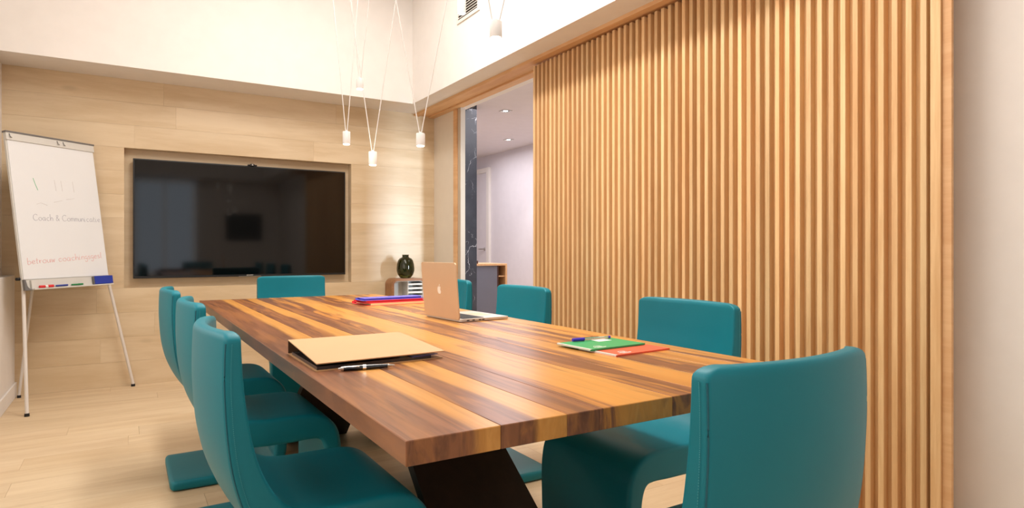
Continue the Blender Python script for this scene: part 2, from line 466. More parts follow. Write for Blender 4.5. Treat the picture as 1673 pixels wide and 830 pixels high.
#        threshold of sapwood (1.6: all heart), streakiness
spec = [(.70, .12), (.58, .3), (1.5, .25), (.30, .8), (1.1, .6), (.35, .9), (.75, .9), (.45, .8), (.5, .9)]
for (a, b), (th, st) in zip(zip(cuts, cuts[1:]), spec):
    o = obj('plank', B(a + .0002, b - .0002, TY0, TY1, TZ - .0385, TZ, bev=.0012, seg=1), M['plank'], tb)
    o.color = (th, st, 0, 1)
def slab_leg(y_top, y_bot):
    bm = bmesh.new()
    th = .055
    pts = []
    for (x, z, yy) in ((.72, TZ - .0385, y_top), (1.00, TZ - .0385, y_top), (1.06, 0.0, y_bot), (.70, 0.0, y_bot)):
        pts.append(((x, yy - th / 2, z), (x, yy + th / 2, z)))
    a = [bm.verts.new(p[0]) for p in pts]; b = [bm.verts.new(p[1]) for p in pts]
    bm.faces.new(a); bm.faces.new(b[::-1])
    for i in range(4): bm.faces.new((a[i], b[i], b[(i + 1) % 4], a[(i + 1) % 4]))
    return bm
obj('leg', slab_leg(2.12, 1.24), M['walnut_leg'], tb)
obj('leg', slab_leg(2.66, 3.54), M['walnut_leg'], tb)
obj('under_beam', B(.66, 1.04, 2.05, 2.73, TZ - .075, TZ - .0385, bev=.003), M['walnut_leg'], tb)

# ------------------------------------------------------------------ chairs
def catmull(P, n=8):
    out = []
    for i in range(len(P) - 1):
        p0 = P[max(i - 1, 0)]; p1 = P[i]; p2 = P[i + 1]; p3 = P[min(i + 2, len(P) - 1)]
        for k in range(n):
            t = k / n
            out.append(tuple(0.5 * ((2 * p1[j]) + (-p0[j] + p2[j]) * t + (2 * p0[j] - 5 * p1[j] + 4 * p2[j] - p3[j]) * t * t + (-p0[j] + 3 * p1[j] - 3 * p2[j] + p3[j]) * t ** 3) for j in range(len(p1))))
    out.append(P[-1]); return out
CW = 0.438
# x forward, z up, thickness, bow; sections: back 0-6, seat 6-9, leg 9-12, base 12-
CP = [(.020, .841, .034, 1.), (.020, .79, .038, 1.), (.023, .72, .043, 1.), (.034, .62, .051, .95), (.054, .535, .062, .75), (.088, .462, .078, .4), (.135, .420, .092, .12),
      (.20, .408, .092, 0.), (.30, .407, .092, 0.), (.385, .405, .086, 0.), (.428, .380, .072, 0.), (.446, .330, .060, 0.), (.450, .25, .056, 0.), (.446, .13, .054, 0.), (.432, .066, .050, 0.),
      (.385, .030, .046, 0.), (.30, .024, .042, 0.), (.15, .023, .042, 0.), (.012, .023, .040, 0.)]
NS = 6
PATH = catmull(CP, NS)
def ring_of(i, inset=0.0):
    x, z, th, bow = PATH[i]
    a = PATH[max(i - 1, 0)]; b = PATH[min(i + 1, len(PATH) - 1)]
    tx, tz = b[0] - a[0], b[1] - a[1]; L = math.hypot(tx, tz); nx, nz = -tz / L, tx / L    # left normal
    hw, ht = CW / 2 - inset, th / 2 - inset * .6
    r = min(.008 + .006 * (1 - bow), ht * .8)
    pts = []
    def P(y, o):
        bx = -.040 * bow * (1 - (y / (CW / 2)) ** 2)
        return (x + nx * o + bx + .0, y, z + nz * o)
    NA = 10
    for s_ in range(NA + 1):                                # one face
        pts.append(P(-(hw - r) + 2 * (hw - r) * s_ / NA, ht))
    for s_ in range(1, 5): ang = math.pi / 2 - s_ / 5 * math.pi / 2; pts.append(P(hw - r + r * math.cos(ang), ht - r + r * math.sin(ang)))
    pts.append(P(hw, ht - r)); pts.append(P(hw, -(ht - r)))
    for s_ in range(1, 5): ang = -s_ / 5 * math.pi / 2; pts.append(P(hw - r + r * math.cos(ang), -(ht - r) + r * math.sin(ang)))
    for s_ in range(NA + 1): pts.append(P((hw - r) - 2 * (hw - r) * s_ / NA, -ht))
    for s_ in range(1, 5): ang = -math.pi / 2 - s_ / 5 * math.pi / 2; pts.append(P(-(hw - r) + r * math.cos(ang), -(ht - r) + r * math.sin(ang)))
    pts.append(P(-hw, -(ht - r))); pts.append(P(-hw, ht - r))
    for s_ in range(1, 5): ang = math.pi - s_ / 5 * math.pi / 2; pts.append(P(-(hw - r) + r * math.cos(ang), ht - r + r * math.sin(ang)))
    return pts
def chair_section(i0, i1, round0=False, round1=False):
    bm = bmesh.new(); rings = []
    def cap(i, sgn):
        # rounded end: rings that move outwards while shrinking
        out = []
        x, z, th, bow = PATH[i]; j = i + (1 if i == 0 else -1)
        dx, dz = PATH[i][0] - PATH[j][0], PATH[i][1] - PATH[j][1]; L = math.hypot(dx, dz); dx /= L; dz /= L
        for a in (15, 35, 55, 72, 84):
            ins = .017 * (1 - math.cos(R(a))); adv = .017 * math.sin(R(a))
            out.append([(p[0] + dx * adv, p[1], p[2] + dz * adv) for p in ring_of(i, ins)])
        return out
    RR = []
    if round0: RR += cap(i0, 0)[::-1]
    for i in range(i0, i1 + 1):
        dist = abs(PATH[i][1] - PATH[0][1]) if round0 else (abs(PATH[i][0] - PATH[-1][0]) if round1 else 1)
        ins = 0.0
        RR.append(ring_of(i, ins))
    if round1: RR += cap(i1, 1)
    for ring in RR: rings.append([bm.verts.new(p) for p in ring])
    n = len(rings[0])
    for a, b in zip(rings, rings[1:]):
        for k in range(n): bm.faces.new((a[k], a[(k + 1) % n], b[(k + 1) % n], b[k]))
    bm.faces.new(rings[0][::-1]); bm.faces.new(rings[-1])
    # soften the four outer corners of an end in the width direction
    if round0 or round1:
        c = .022
        for v in bm.verts:
            if round0: d = (PATH[0][1] + .017) - v.co.z
            else: d = v.co.x - (PATH[-1][0] - .017)
            if 0 <= d < c:
                lim = CW / 2 - (c - math.sqrt(max(0, c * c - (c - d) ** 2)))
                if abs(v.co.y) > lim - .02:
                    s_ = (CW / 2 - (CW / 2 - lim)) / (CW / 2)
                    v.co.y *= s_
    return bm
def make_chair():
    root = thing('conference_chair', 'x', 'chair', (0, 0, 0), 'teal leather chairs around the conference table')
    a, b, c = 6 * NS + 2, 10 * NS, 14 * NS + 3
    end = len(PATH) - 1
    bk = obj('backrest', chair_section(0, a, round0=True), M['teal'], root, smooth=True)
    obj('seat', chair_section(a, b), M['teal'], root, smooth=True)
    obj('front_leg', chair_section(b, c), M['teal'], root, smooth=True)
    obj('base_plate', chair_section(c, end, round1=True), M['teal'], root, smooth=True)
    # piping along the rear edge of the backrest and stitches beside it
    line = []
    for sgn, rng in ((-1, range(a, 0, -1)), (1, range(1, a + 1))):
        for i in rng:
            r_ = .008 + .006 * (1 - PATH[i][3])
            x, z, th, bow = PATH[i]; p = PATH[i - 1]; q = PATH[min(i + 1, end)]
            tx, tz = q[0] - p[0], q[1] - p[1]; L = math.hypot(tx, tz); nx, nz = -tz / L, tx / L
            o_ = -(th / 2 - r_ * .30)
            yy = sgn * (CW / 2 - r_ * .30 + .0002)
            bx = -.040 * bow * (1 - (yy / (CW / 2)) ** 2)
            line.append((Vector((x + nx * o_ + bx, yy, z + nz * o_)), Vector((nx, 0, nz)), sgn))
    half = len(line) // 2
    bm = bmesh.new()
    tube(bm, [l[0] for l in line[:half]], .0017, 6); tube(bm, [l[0] for l in line[half:]], .0017, 6)
    o_ = obj('piping', bm, M['seam'], bk, smooth=True); o_['kind'] = 'stuff'
    bm = bmesh.new()
    for seg in (line[:half], line[half:]):
        for (p, nv, sg), (q, nv2, _) in zip(seg, seg[1:]):
            for f in (0.0, .25, .5, .75):
                m = p.lerp(q, f) + nv * .012 + Vector((0, sg * .0042, 0)); m2 = p.lerp(q, f + .12) + nv * .012 + Vector((0, sg * .0042, 0))
                if (m2 - m).length < 1e-5: continue
                cyl(bm, m, m2, .0008, n=4)
    st = obj('stitching', bm, M['thread'], bk); st['kind'] = 'stuff'
    return root
chair0 = make_chair()
# position of the back of the chair, heading (direction the sitter faces), label
CH = [
    ((0.172, 1.640), 0, 'teal leather chair on the left of the table, nearest the camera'),
    ((0.188, 2.480), 0, 'teal leather chair in the middle of the left row, beside the table'),
    ((0.166, 3.250), 0, 'teal leather chair farthest back in the left row, nearest the flipchart'),
    ((1.670, 1.545), 180, 'teal leather chair in front of the slats, beside the green and red notebooks'),
    ((1.645, 2.556), 180, 'teal leather chair in the middle of the right row, behind the open laptop base'),
    ((1.665, 3.360), 180, 'teal leather chair half hidden behind the laptop lid, by the marble column'),
    ((0.930, 0.632), 90, 'large foreground teal leather chair seen from behind at the table end'),
    ((0.955, 4.42), -90, 'teal leather chair at the far table end, below the television'),
]
for i, ((x, y), a, lab) in enumerate(CH):
    o = chair0 if i == 0 else copy_tree(chair0)
    o.location = (x, y, 0); o.rotation_euler = (0, 0, R(a)); o['label'] = lab
    if 'foreground' in lab: o.scale = (1, .95, 1)

# ------------------------------------------------------------------ television
TVX0, TVX1, TVZ0, TVZ1 = .048, 1.694, .812, 1.738
TY = YB + .018
tv = thing('television', 'large black flat television set into the wood wall niche', 'television', (.87, YB + .05, TVZ0))
obj('tv_body', B(TVX0, TVX1, TY, YB + .06, TVZ0, TVZ1, bev=.003), M['bezel'], tv)
obj('tv_screen', B(TVX0 + .010, TVX1 - .010, TY - .0012, TY + .004, TVZ0 + .018, TVZ1 - .010), M['screen'], tv)
obj('wall_bracket', B(.6, 1.14, YB + .055, YB + ND, 1.1, 1.45), M['bezel'], tv)
obj('trim_strip', B(.80, .975, TY - .002, TY + .002, TVZ0 + .0015, TVZ0 + .0045), M['silver'], tv)
def text(body, size, fn, mat, parent, name='lettering', depth=.0006, align='CENTER', offset=0.0):
    cu = bpy.data.curves.new(name, 'FONT'); cu.body = body; cu.size = size; cu.align_x = align; cu.extrude = 0; cu.resolution_u = 2; cu.offset = offset
    tmp = bpy.data.objects.new(name, cu); COL.objects.link(tmp)
    dg = bpy.context.evaluated_depsgraph_get(); dg.update()
    me = bpy.data.meshes.new_from_object(tmp.evaluated_get(dg))
    bpy.data.objects.remove(tmp)
    bm = bmesh.new(); bm.from_mesh(me)
    r = bmesh.ops.extrude_face_region(bm, geom=list(bm.faces))
    ex = [g for g in r['geom'] if isinstance(g, bmesh.types.BMVert)]
    for v in ex: v.co.z = depth
    for v in bm.verts: v.co = Vector(fn(v.co.x, v.co.y, v.co.z))
    return obj(name, bm, mat, parent)
text('SONY', .020, lambda a, b, o: (.888 + a, TY - .0005 - o, TVZ0 + .0070 + b * .62), M['silver'], tv, offset=.0005)
wc = thing('webcam', 'small black webcam clipped on top of the television', 'webcam', (.905, YB + .0, TVZ1))
bm = B(.868, .942, YB + .008, YB + .03, TVZ1 - .003, TVZ1 + .010, bev=.004); obj('camera_bar', bm, M['blackpen'], wc)
bm = B(.887, .923, YB + .002, YB + .03, TVZ1 - .006, TVZ1 + .016, bev=.006); hd = obj('camera_head', bm, M['blackpen'], wc)
bm = bmesh.new(); cyl(bm, (.905, YB + .004, TVZ1 + .006), (.905, YB - .002, TVZ1 + .006), .006); obj('lens', bm, M['chrome'], hd)

# ------------------------------------------------------------------ flipchart
P1 = Vector((-.554, 5.03, .776)); P2 = Vector((-.100, 5.445, .782))
EX = (P2 - P1).normalized(); BW = (P2 - P1).length
TL = Vector((-.665, 5.155, 1.793)); EZ = (TL - P1); BH = EZ.length; EZ.normalize()
EN = EX.cross(EZ).normalized()
if EN.y > 0: EN = -EN                      # towards the room
def F(a, b, o=0.0): return P1 + EX * a + EZ * b + EN * o
fc = thing('flipchart_easel', 'white flipchart easel with faint handwriting standing left by the wood wall', 'flipchart', (-.35, 5.3, 0))
def fbox(a0, a1, b0, b1, o0, o1):
    return prism(bmesh.new(), [(a0, b0), (a1, b0), (a1, b1), (a0, b1)], lambda a, b, o: F(a, b, o0 + o), o1 - o0)
bd = obj('board', fbox(0, BW, 0.0, BH, -.014, 0), M['tray'], fc)
obj('paper_pad', fbox(.008, BW - .006, .068, BH - .045, 0, .005), M['sheet'], fc)
obj('clamp_bar', fbox(.0, BW, BH - .052, BH - .004, 0, .012), M['tray'], fc)
obj('clamp_edge', fbox(-.004, BW + .004, BH - .004, BH + .006, -.016, .016), M['greyplastic'], fc)
for a in (.02, BW * .55, BW * .62):
    bm = bmesh.new()
    for (p, q) in ((F(a, BH - .012, .013), F(a, BH - .036, .020)), (F(a, BH - .036, .020), F(a + .012, BH - .036, .016))): cyl(bm, p, q, .0022, n=8)
    obj('clamp_hook', bm, M['greyplastic'], fc)
# pen tray across the bottom with curved grey end
ty = obj('pen_tray', fbox(.045, BW, .0, .060, 0, .016), M['tray'], fc)
obj('tray_lip', fbox(.045, BW, -.004, .003, 0, .040), M['tray'], ty)
poly = [(0, -.004), (.050, -.004)] + [(.050 - .035 * math.sin(R(a)), .035 - .035 * math.cos(R(a)) + 0.0) for a in (20, 45, 70, 90)] + [(.010, .062), (0, .066)]
obj('tray_end', prism(bmesh.new(), poly, lambda a, b, o: F(a, b, o), .018), M['greyplastic'], fc)
# blue eraser and markers rest in the tray: things of their own
er = thing('board_eraser', 'royal blue whiteboard eraser at the right end of the flipchart tray', 'eraser', F(BW - .07, .03, .02))
obj('eraser_block', prism(bmesh.new(), [(BW - .145, .006), (BW - .002, .006), (BW - .002, .062), (BW - .145, .062)], lambda a, b, o: F(a, b, .017 + o), .022), M['blue'], er)
obj('felt_pad', prism(bmesh.new(), [(BW - .150, .008), (BW - .1455, .008), (BW - .1455, .060), (BW - .150, .060)], lambda a, b, o: F(a, b, .017 + o), .020), M['greyplastic'], er)
for (a0, a1, mm, lab, wht) in ((.085, .175, 'markred', 'red marker lying in the flipchart tray at its left end', True),
                               (.195, .275, 'markblue', 'blue marker lying in the middle of the flipchart tray', False),
                               (.305, .385, 'markgreen', 'green marker lying in the flipchart tray left of the blue eraser', False)):
    th = thing('marker', lab, 'marker', F(a0, .012, .028), 'markers in the flipchart tray')
    zc = .013
    bm = bmesh.new(); cyl(bm, F(a0, zc, .028), F(a1 - .03, zc, .028), .0085 if wht else .0055, n=14); obj('barrel', bm, M[mm], th, smooth=True)
    bm = bmesh.new(); cyl(bm, F(a1 - .03, zc, .028), F(a1, zc, .028), .0095 if wht else .006, n=14); obj('cap', bm, M[mm], th, smooth=True)
    if wht:
        bm = bmesh.new(); cyl(bm, F(a0 + .035, zc, .028), F(a0 + .052, zc, .028), .0089, n=14); obj('paper_band', bm, M['paper'], th, smooth=True)
# legs
def leg(p, q, r=.0105):
    bm = bmesh.new(); cyl(bm, p, q, r, r, 16); o = obj('leg', bm, M['legwhite'], fc, smooth=True)
    d = (Vector(q) - Vector(p)).normalized()
    bm = bmesh.new(); cyl(bm, Vector(q), Vector((q[0], q[1], 0.0)), r * 1.25, r * 1.35, 14); obj('rubber_foot', bm, M['rubber'], o)
leg(F(.026, .07, -.026), (-.522, 4.905, .018))
leg(F(BW - .012, .25, -.026), (.048, 5.575, .018))
leg((-.47, 5.44, 1.55), (-.635, 5.555, .018), .009)
bm = bmesh.new(); cyl(bm, F(-.02, .075, -.02), F(.01, .075, -.02), .010); obj('leg_knob', bm, M['rubber'], fc)
bm = bmesh.new(); box(bm, -.49, -.45, 5.36, 5.45, 1.50, 1.56, bev=.003); obj('hinge_block', bm, M['greyplastic'], fc)
# handwriting: stroke letters (unit x-height 1)
G = {'C': [[(1.0, 1.6), (.6, 1.9), (.15, 1.5), (0, .8), (.2, .15), (.6, 0), (1.0, .25)]],
     'o': [[(.5, 1), (.1, .8), (0, .4), (.25, 0), (.6, .1), (.7, .6), (.5, 1)]],
     'a': [[(.6, .9), (.25, 1), (0, .5), (.2, 0), (.5, .2), (.62, .9), (.6, .2), (.75, 0)]],
     'c': [[(.6, .85), (.3, 1), (0, .5), (.25, 0), (.65, .15)]],
     'h': [[(0, 2), (.02, 0), (.1, .7), (.35, 1), (.55, .7), (.55, 0)]],
     '&': [[(.8, 0), (.15, 1.3), (.35, 1.75), (.55, 1.4), (.05, .5), (.3, 0), (.8, .7)]],
     'm': [[(0, 0), (.02, 1)], [(.02, .7), (.25, 1), (.35, .7), (.35, 0)], [(.35, .7), (.6, 1), (.72, .7), (.75, 0)]],
     'u': [[(0, 1), (.02, .3), (.2, 0), (.5, .3), (.55, 1), (.6, 0)]],
     'n': [[(0, 0), (.02, 1)], [(.02, .7), (.3, 1), (.48, .7), (.5, 0)]],
     'i': [[(.05, 1), (.05, 0), (.15, .05)], [(.05, 1.35), (.1, 1.4)]],
     't': [[(.15, 1.6), (.12, .2), (.3, 0)], [(-.05, 1), (.4, 1.05)]],
     'b': [[(0, 1.9), (.02, 0), (.35, 0), (.6, .4), (.4, .9), (.05, .8)]],
     'e': [[(0, .5), (.5, .6), (.4, 1), (.1, .85), (0, .4), (.25, 0), (.6, .2)]],
     'r': [[(0, 1), (.05, 0), (.1, .7), (.4, .95)]],
     'w': [[(0, 1), (.15, 0), (.35, .8), (.5, 0), (.7, 1)]],
     's': [[(.45, .9), (.1, .95), (.1, .6), (.45, .35), (.3, 0), (0, .1)]],
     'g': [[(.5, .9), (.15, 1), (0, .5), (.25, .15), (.5, .5), (.5, -.5), (.2, -.8), (0, -.5)]],
     'l': [[(.1, 1.9), (.05, .2), (.2, 0)]], ' ': []}
def scribble(txt, a0, a1, b0, h, r, slope=0.0):
    wid = 0
    for ch in txt: wid += (max([p[0] for s_ in G[ch] for p in s_] + [.35]) + .22)
    sc_ = (a1 - a0) / wid; a = a0; bm = bmesh.new()
    for ch in txt:
        for s_ in G[ch]:
            pts = [F(a + p[0] * sc_, b0 + p[1] * h + slope * (a - a0), .0056) for p in s_]
            if len(pts) > 2: pts = [Vector(q) for q in catmull([tuple(p) for p in pts], 3)]
            tube(bm, pts, r, 5)
        a += (max([p[0] for s_ in G[ch] for p in s_] + [.35]) + .22) * sc_
    return bm
obj('handwriting', scribble('Coach & Communicatie', .115, BW - .012, .455, .022, .0011, .01), M['inkgrey'], fc)['kind'] = 'stuff'
obj('handwriting', scribble('betrouw coachingsgesl', .045, BW - .03, .165, .022, .0011, .06), M['inkred'], fc)['kind'] = 'stuff'
bm = bmesh.new(); tube(bm, [F(.145, .74, .0056), F(.155, .70, .0056), F(.168, .66, .0056)], .0016, 5); obj('green_stroke', bm, M['inkgreen'], fc)
bm = bmesh.new()
for a in (.29, .335, .42):
    tube(bm, [F(a, .74, .0056), F(a + .004, .665, .0056)], .0011, 5)
tube(bm, [F(.15, .565, .0056), F(.18, .575, .0056), F(.22, .560, .0056)], .0011, 5)
tube(bm, [F(.27, .585, .0056), F(.33, .60, .0056)], .0011, 5); tube(bm, [F(.36, .61, .0056), F(.42, .62, .0056)], .0011, 5)
obj('erased_writing', bm, M['inkfaint'], fc)['kind'] = 'stuff'

# ------------------------------------------------------------------ side console, rack, vase
CX0, CX1, CY0, CY1, CZ = 2.015, 2.345, 5.33, 5.50, .777
def rrect(x0, x1, z0, z1, r, n=6):
    out = []
    for cx, cz, a0 in ((x1 - r, z1 - r, 0), (x0 + r, z1 - r, 90), (x0 + r, z0 + r, 180), (x1 - r, z0 + r, 270)):
        for k in range(n + 1): a = R(a0 + 90 * k / n); out.append((cx + r * math.cos(a), cz + r * math.sin(a)))
    return out
ct = thing('side_console', 'small walnut side console with rounded corners below the green vase', 'side table', (2.18, 5.41, 0))
def ringframe(x0, x1, z0, z1, r, t_, y0, y1):
    bm = bmesh.new(); a = rrect(x0, x1, z0, z1, r); b = rrect(x0 + t_, x1 - t_, z0 + t_, z1 - t_, max(r - t_, .004)); n = len(a)
    vs = [[bm.verts.new((p[0], yy, p[1])) for p in pl_] for pl_ in (a, b) for yy in (y0, y1)]
    ao, ai, bo, bi = vs
    for i in range(n):
        j = (i + 1) % n
        bm.faces.new((ao[i], ao[j], ai[j], ai[i])); bm.faces.new((bo[i], bi[i], bi[j], bo[j]))
        bm.faces.new((ao[i], bo[i], bo[j], ao[j])); bm.faces.new((ai[i], ai[j], bi[j], bi[i]))
    return bm
obj('frame', ringframe(CX0, CX1, 0.0, CZ, .055, .022, CY0, CY1), M['darkwood'], ct, smooth=True)
obj('lining', ringframe(CX0 + .022, CX1 - .022, .022, CZ - .022, .036, .006, CY0 + .01, CY1 - .002), M['tray'], ct, smooth=True)
obj('back_panel', B(CX0 + .028, CX1 - .028, CY1 - .016, CY1 - .004, .028, CZ - .028), M['tray'], ct)
obj('shelf', B(CX0 + .028, CX1 - .028, CY0 + .012, CY1 - .016, .42, .436), M['darkwood'], ct)
obj('divider', B(2.175, 2.181, CY0 + .02, CY1 - .016, .436, CZ - .028), M['tray'], ct)
for k in range(8):
    obj('louvre', B(2.181, CX1 - .028, CY0 + .020, CY1 - .03, .455 + k * .037, .471 + k * .037, bev=.002), M['paper'], ct)
vs_ = thing('glass_vase', 'olive green glass vase with a short neck on the side console', 'vase', (2.174, 5.405, CZ))
prof = [(r * 1.12, z * 1.08) for r, z in [(.030, 0), (.040, .002), (.046, .008), (.062, .030), (.0715, .060), (.072, .085), (.068, .120), (.060, .150), (.048, .166), (.030, .174), (.0255, .182), (.026, .192), (.029, .197)]]
inner = [(r - .004, z) for r, z in prof[::-1] if z > .01]
obj('vase_body', lathe(bmesh.new(), [(.0005, 0.0005)] + prof + inner + [(.0005, .012)], (2.174, 5.405, CZ), 40, close=True), M['vase'], vs_, smooth=True)

# ------------------------------------------------------------------ laptop
A = Vector((1.085, 2.470, TZ)); Bq = Vector((1.105, 2.187, TZ))
U = (Bq - A).normalized(); LW = (Bq - A).length; V_ = Vector((-U.y, U.x, 0))      # V_ points to the keyboard side (+x)
if V_.x < 0: V_ = -V_
def Lp(a, b, o): return A + U * a + V_ * b + Vector((0, 0, o))
lt = thing('laptop', 'open pale gold laptop with its lid towards the camera on the table', 'laptop', tuple(A + U * LW / 2))
def lbox(a0, a1, b0, b1, z0, z1, r=.0):
    if r <= 0: poly = [(a0, b0), (a1, b0), (a1, b1), (a0, b1)]
    else: poly = rrect(a0, a1, b0, b1, r, 5)
    return prism(bmesh.new(), poly, lambda a, b, o: Lp(a, b, z0 + o), z1 - z0)
base = obj('laptop_base', lbox(0, LW, 0, .232, .002, .011, .012), M['alu_light'], lt)
for a in (.02, LW - .02):
    for b in (.02, .21): obj('rubber_foot', cyl(bmesh.new(), Lp(a, b, 0), Lp(a, b, .002), .006), M['rubber'], lt)
obj('keyboard_well', lbox(.018, LW - .018, .022, .122, .011, .0113), M['keys'], base)
kb = bmesh.new()
for r_ in range(6):
    for c_ in range(14):
        a = .020 + c_ * (LW - .04) / 14; b = .024 + r_ * .0162
        prism(kb, [(a + .001, b + .001), (a + (LW - .04) / 14 - .001, b + .001), (a + (LW - .04) / 14 - .001, b + .0148), (a + .001, b + .0148)], lambda x, y, o: Lp(x, y, .0113 + o), .0012)
k_ = obj('keyboard', kb, M['keys'], base)
obj('touchpad', lbox(LW / 2 - .05, LW / 2 + .05, .135, .205, .011, .0114), M['alu'], base)
bm = bmesh.new()
for b in (.03, .055, .085, .10):
    prism(bm, [(b, .004), (b + .012, .004), (b + .012, .008), (b, .008)], lambda a, z, o: Lp(LW - .0001 + o, a, z), .0003)
obj('ports', bm, M['keys'], base)
lean = R(4.5); LH = .222
LZ = Vector((0, 0, 1)) * math.cos(lean) - V_ * math.sin(lean); LN = V_ * math.cos(lean) + Vector((0, 0, 1)) * math.sin(lean)
def Ld(a, b, o): return A + Vector((0, 0, .010)) + U * a + LZ * b + LN * o
lid = obj('laptop_lid', prism(bmesh.new(), rrect(0, LW, 0, LH, .012, 5), lambda a, b, o: Ld(a, b, o - .005), .005), M['alu'], lt)
obj('laptop_screen', prism(bmesh.new(), rrect(.006, LW - .006, .008, LH - .006, .006, 3), lambda a, b, o: Ld(a, b, o), .0006), M['screen'], lt)
# bitten apple mark with its leaf, on the outside of the lid
ap = [(0, .37), (.10, .40), (.22, .38), (.33, .28), (.27, .18), (.235, .08), (.25, -.03), (.30, -.11), (.37, -.16), (.30, -.31), (.19, -.43), (.10, -.44), (0, -.40), (-.10, -.44), (-.19, -.43), (-.31, -.29), (-.38, -.10), (-.385, .08), (-.33, .26), (-.22, .37), (-.10, .40)]
lf = [(-.01, .44), (.02, .56), (.09, .64), (.17, .67), (.16, .57), (.10, .48)]
for nm, pg in (('emblem', ap), ('emblem_leaf', lf)):
    obj(nm, prism(bmesh.new(), [(LW / 2 + p[0] * .036, LH / 2 + p[1] * .036) for p in pg], lambda a, b, o: Ld(a, b, -.005 - o), .0004), M['logo'], lid)

# ------------------------------------------------------------------ ring binder and pens
BX0, BX1, BY0, BY1 = .374, .692, 1.474, 1.768
bi = thing('ring_binder', 'kraft brown ring binder lying closed on the near left of the table', 'binder', (.53, 1.62, TZ))
def quadslab(p, th, up=Vector((0, 0, 1))):
    bm = bmesh.new(); a = [bm.verts.new(Vector(q)) for q in p]; b = [bm.verts.new(Vector(q) + up * th) for q in p]
    bm.faces.new(a[::-1]); bm.faces.new(b)
    for i in range(len(p)): bm.faces.new((a[i], a[(i + 1) % len(p)], b[(i + 1) % len(p)], b[i]))
    return bm
bi_b = obj('bottom_cover', quadslab([(BX0, BY0, TZ), (BX1 + .012, BY0 + .02, TZ), (BX1, BY1, TZ), (BX0, BY1, TZ)], .0022), M['kraft'], bi)
obj('spine', B(BX0, BX1, BY1 - .0022, BY1, TZ + .0022, TZ + .036), M['kraft_dark'], bi)
obj('top_cover', quadslab([(BX0 + .001, BY0, TZ + .0165), (BX1 + .014, BY0 + .012, TZ + .0175), (BX1, BY1, TZ + .036), (BX0, BY1, TZ + .036)], .0022), M['kraft'], bi)
obj('sleeve_stack', quadslab([(BX0 + .004, BY0 + .008, TZ + .0022), (BX1 - .02, BY0 + .022, TZ + .0022), (BX1 - .02, BY1 - .03, TZ + .0022), (BX0 + .004, BY1 - .03, TZ + .0022)], .0075), M['sleeve'], bi)
obj('divider', quadslab([(BX1 - .075, BY0 + .012, TZ + .0098), (BX1 + .002, BY0 + .028, TZ + .0098), (BX1 + .002, BY1 - .06, TZ + .0098), (BX1 - .075, BY1 - .06, TZ + .0098)], .0012), M['bluetab'], bi)
bm = bmesh.new()
for x in (BX0 + .05, BX0 + .11, BX0 + .21, BX0 + .27):
    pts = [(x, BY1 - .035 + .011 * math.cos(R(a)), TZ + .017 + .011 * math.sin(R(a))) for a in range(0, 360, 30)]
    tube(bm, pts, .0014, 6, closed=True)
box(bm, BX0 + .01, BX1 - .02, BY1 - .045, BY1 - .025, TZ + .0097, TZ + .0107)
obj('ring_mechanism', bm, M['chrome'], bi)

def pen(p, q, name, label, parts, cat='pen'):
    p, q = Vector(p), Vector(q); th = thing(name, label, cat, tuple(p))
    for nm, f0, f1, r0, r1, mat in parts:
        bm = bmesh.new(); cyl(bm, p.lerp(q, f0), p.lerp(q, f1), r0, r1, 16); obj(nm, bm, M[mat], th, smooth=True)
    return th
pz = TZ + .0062
th = pen((.418, 1.450, pz), (.548, 1.428, pz), 'ballpoint_pen', 'black and silver ballpoint pen in front of the kraft binder',
    [('push_button', 0, .045, .002, .0032, 'chrome'), ('clip_collar', .045, .09, .0045, .0052, 'chrome'), ('upper_barrel', .09, .42, .0055, .0060, 'blackpen'),
     ('ring', .42, .48, .0063, .0063, 'chrome'), ('lower_barrel', .48, .86, .0060, .0050, 'blackpen'), ('tip', .86, 1.0, .0048, .0010, 'chrome')])
bm = bmesh.new(); p, q = Vector((.418, 1.450, pz)), Vector((.548, 1.428, pz)); off = Vector((-.0010, -.0062, .0035))
tube(bm, [p.lerp(q, .07) + off * .7, p.lerp(q, .10) + off * 1.15, p.lerp(q, .30) + off * 1.15, p.lerp(q, .36) + off], .0011, 8); obj('clip', bm, M['chrome'], th)
pz = TZ + .0055 + .0049 + .0054
th = pen((1.122, 1.490, pz), (1.258, 1.482, pz), 'biro_pen', 'clear ballpoint pen with violet blue cap lying along the far edge of the green notebook',
    [('cap', 0, .30, .0046, .0052, 'violetcap'), ('barrel', .30, .95, .0038, .0038, 'clear'), ('end_plug', .95, 1.0, .0042, .0042, 'violetcap')])
bm = bmesh.new(); p, q = Vector((1.135, 1.512, pz)), Vector((1.283, 1.500, pz)); cyl(bm, p.lerp(q, .3), p.lerp(q, .66), .0018, n=10); obj('ink_tube', bm, M['blackpen'], th)
bm = bmesh.new(); cyl(bm, p.lerp(q, .02) + Vector((0, -.005, .001)), p.lerp(q, .25) + Vector((0, -.0062, .001)), .0012, n=8); obj('cap_clip', bm, M['violetcap'], th)

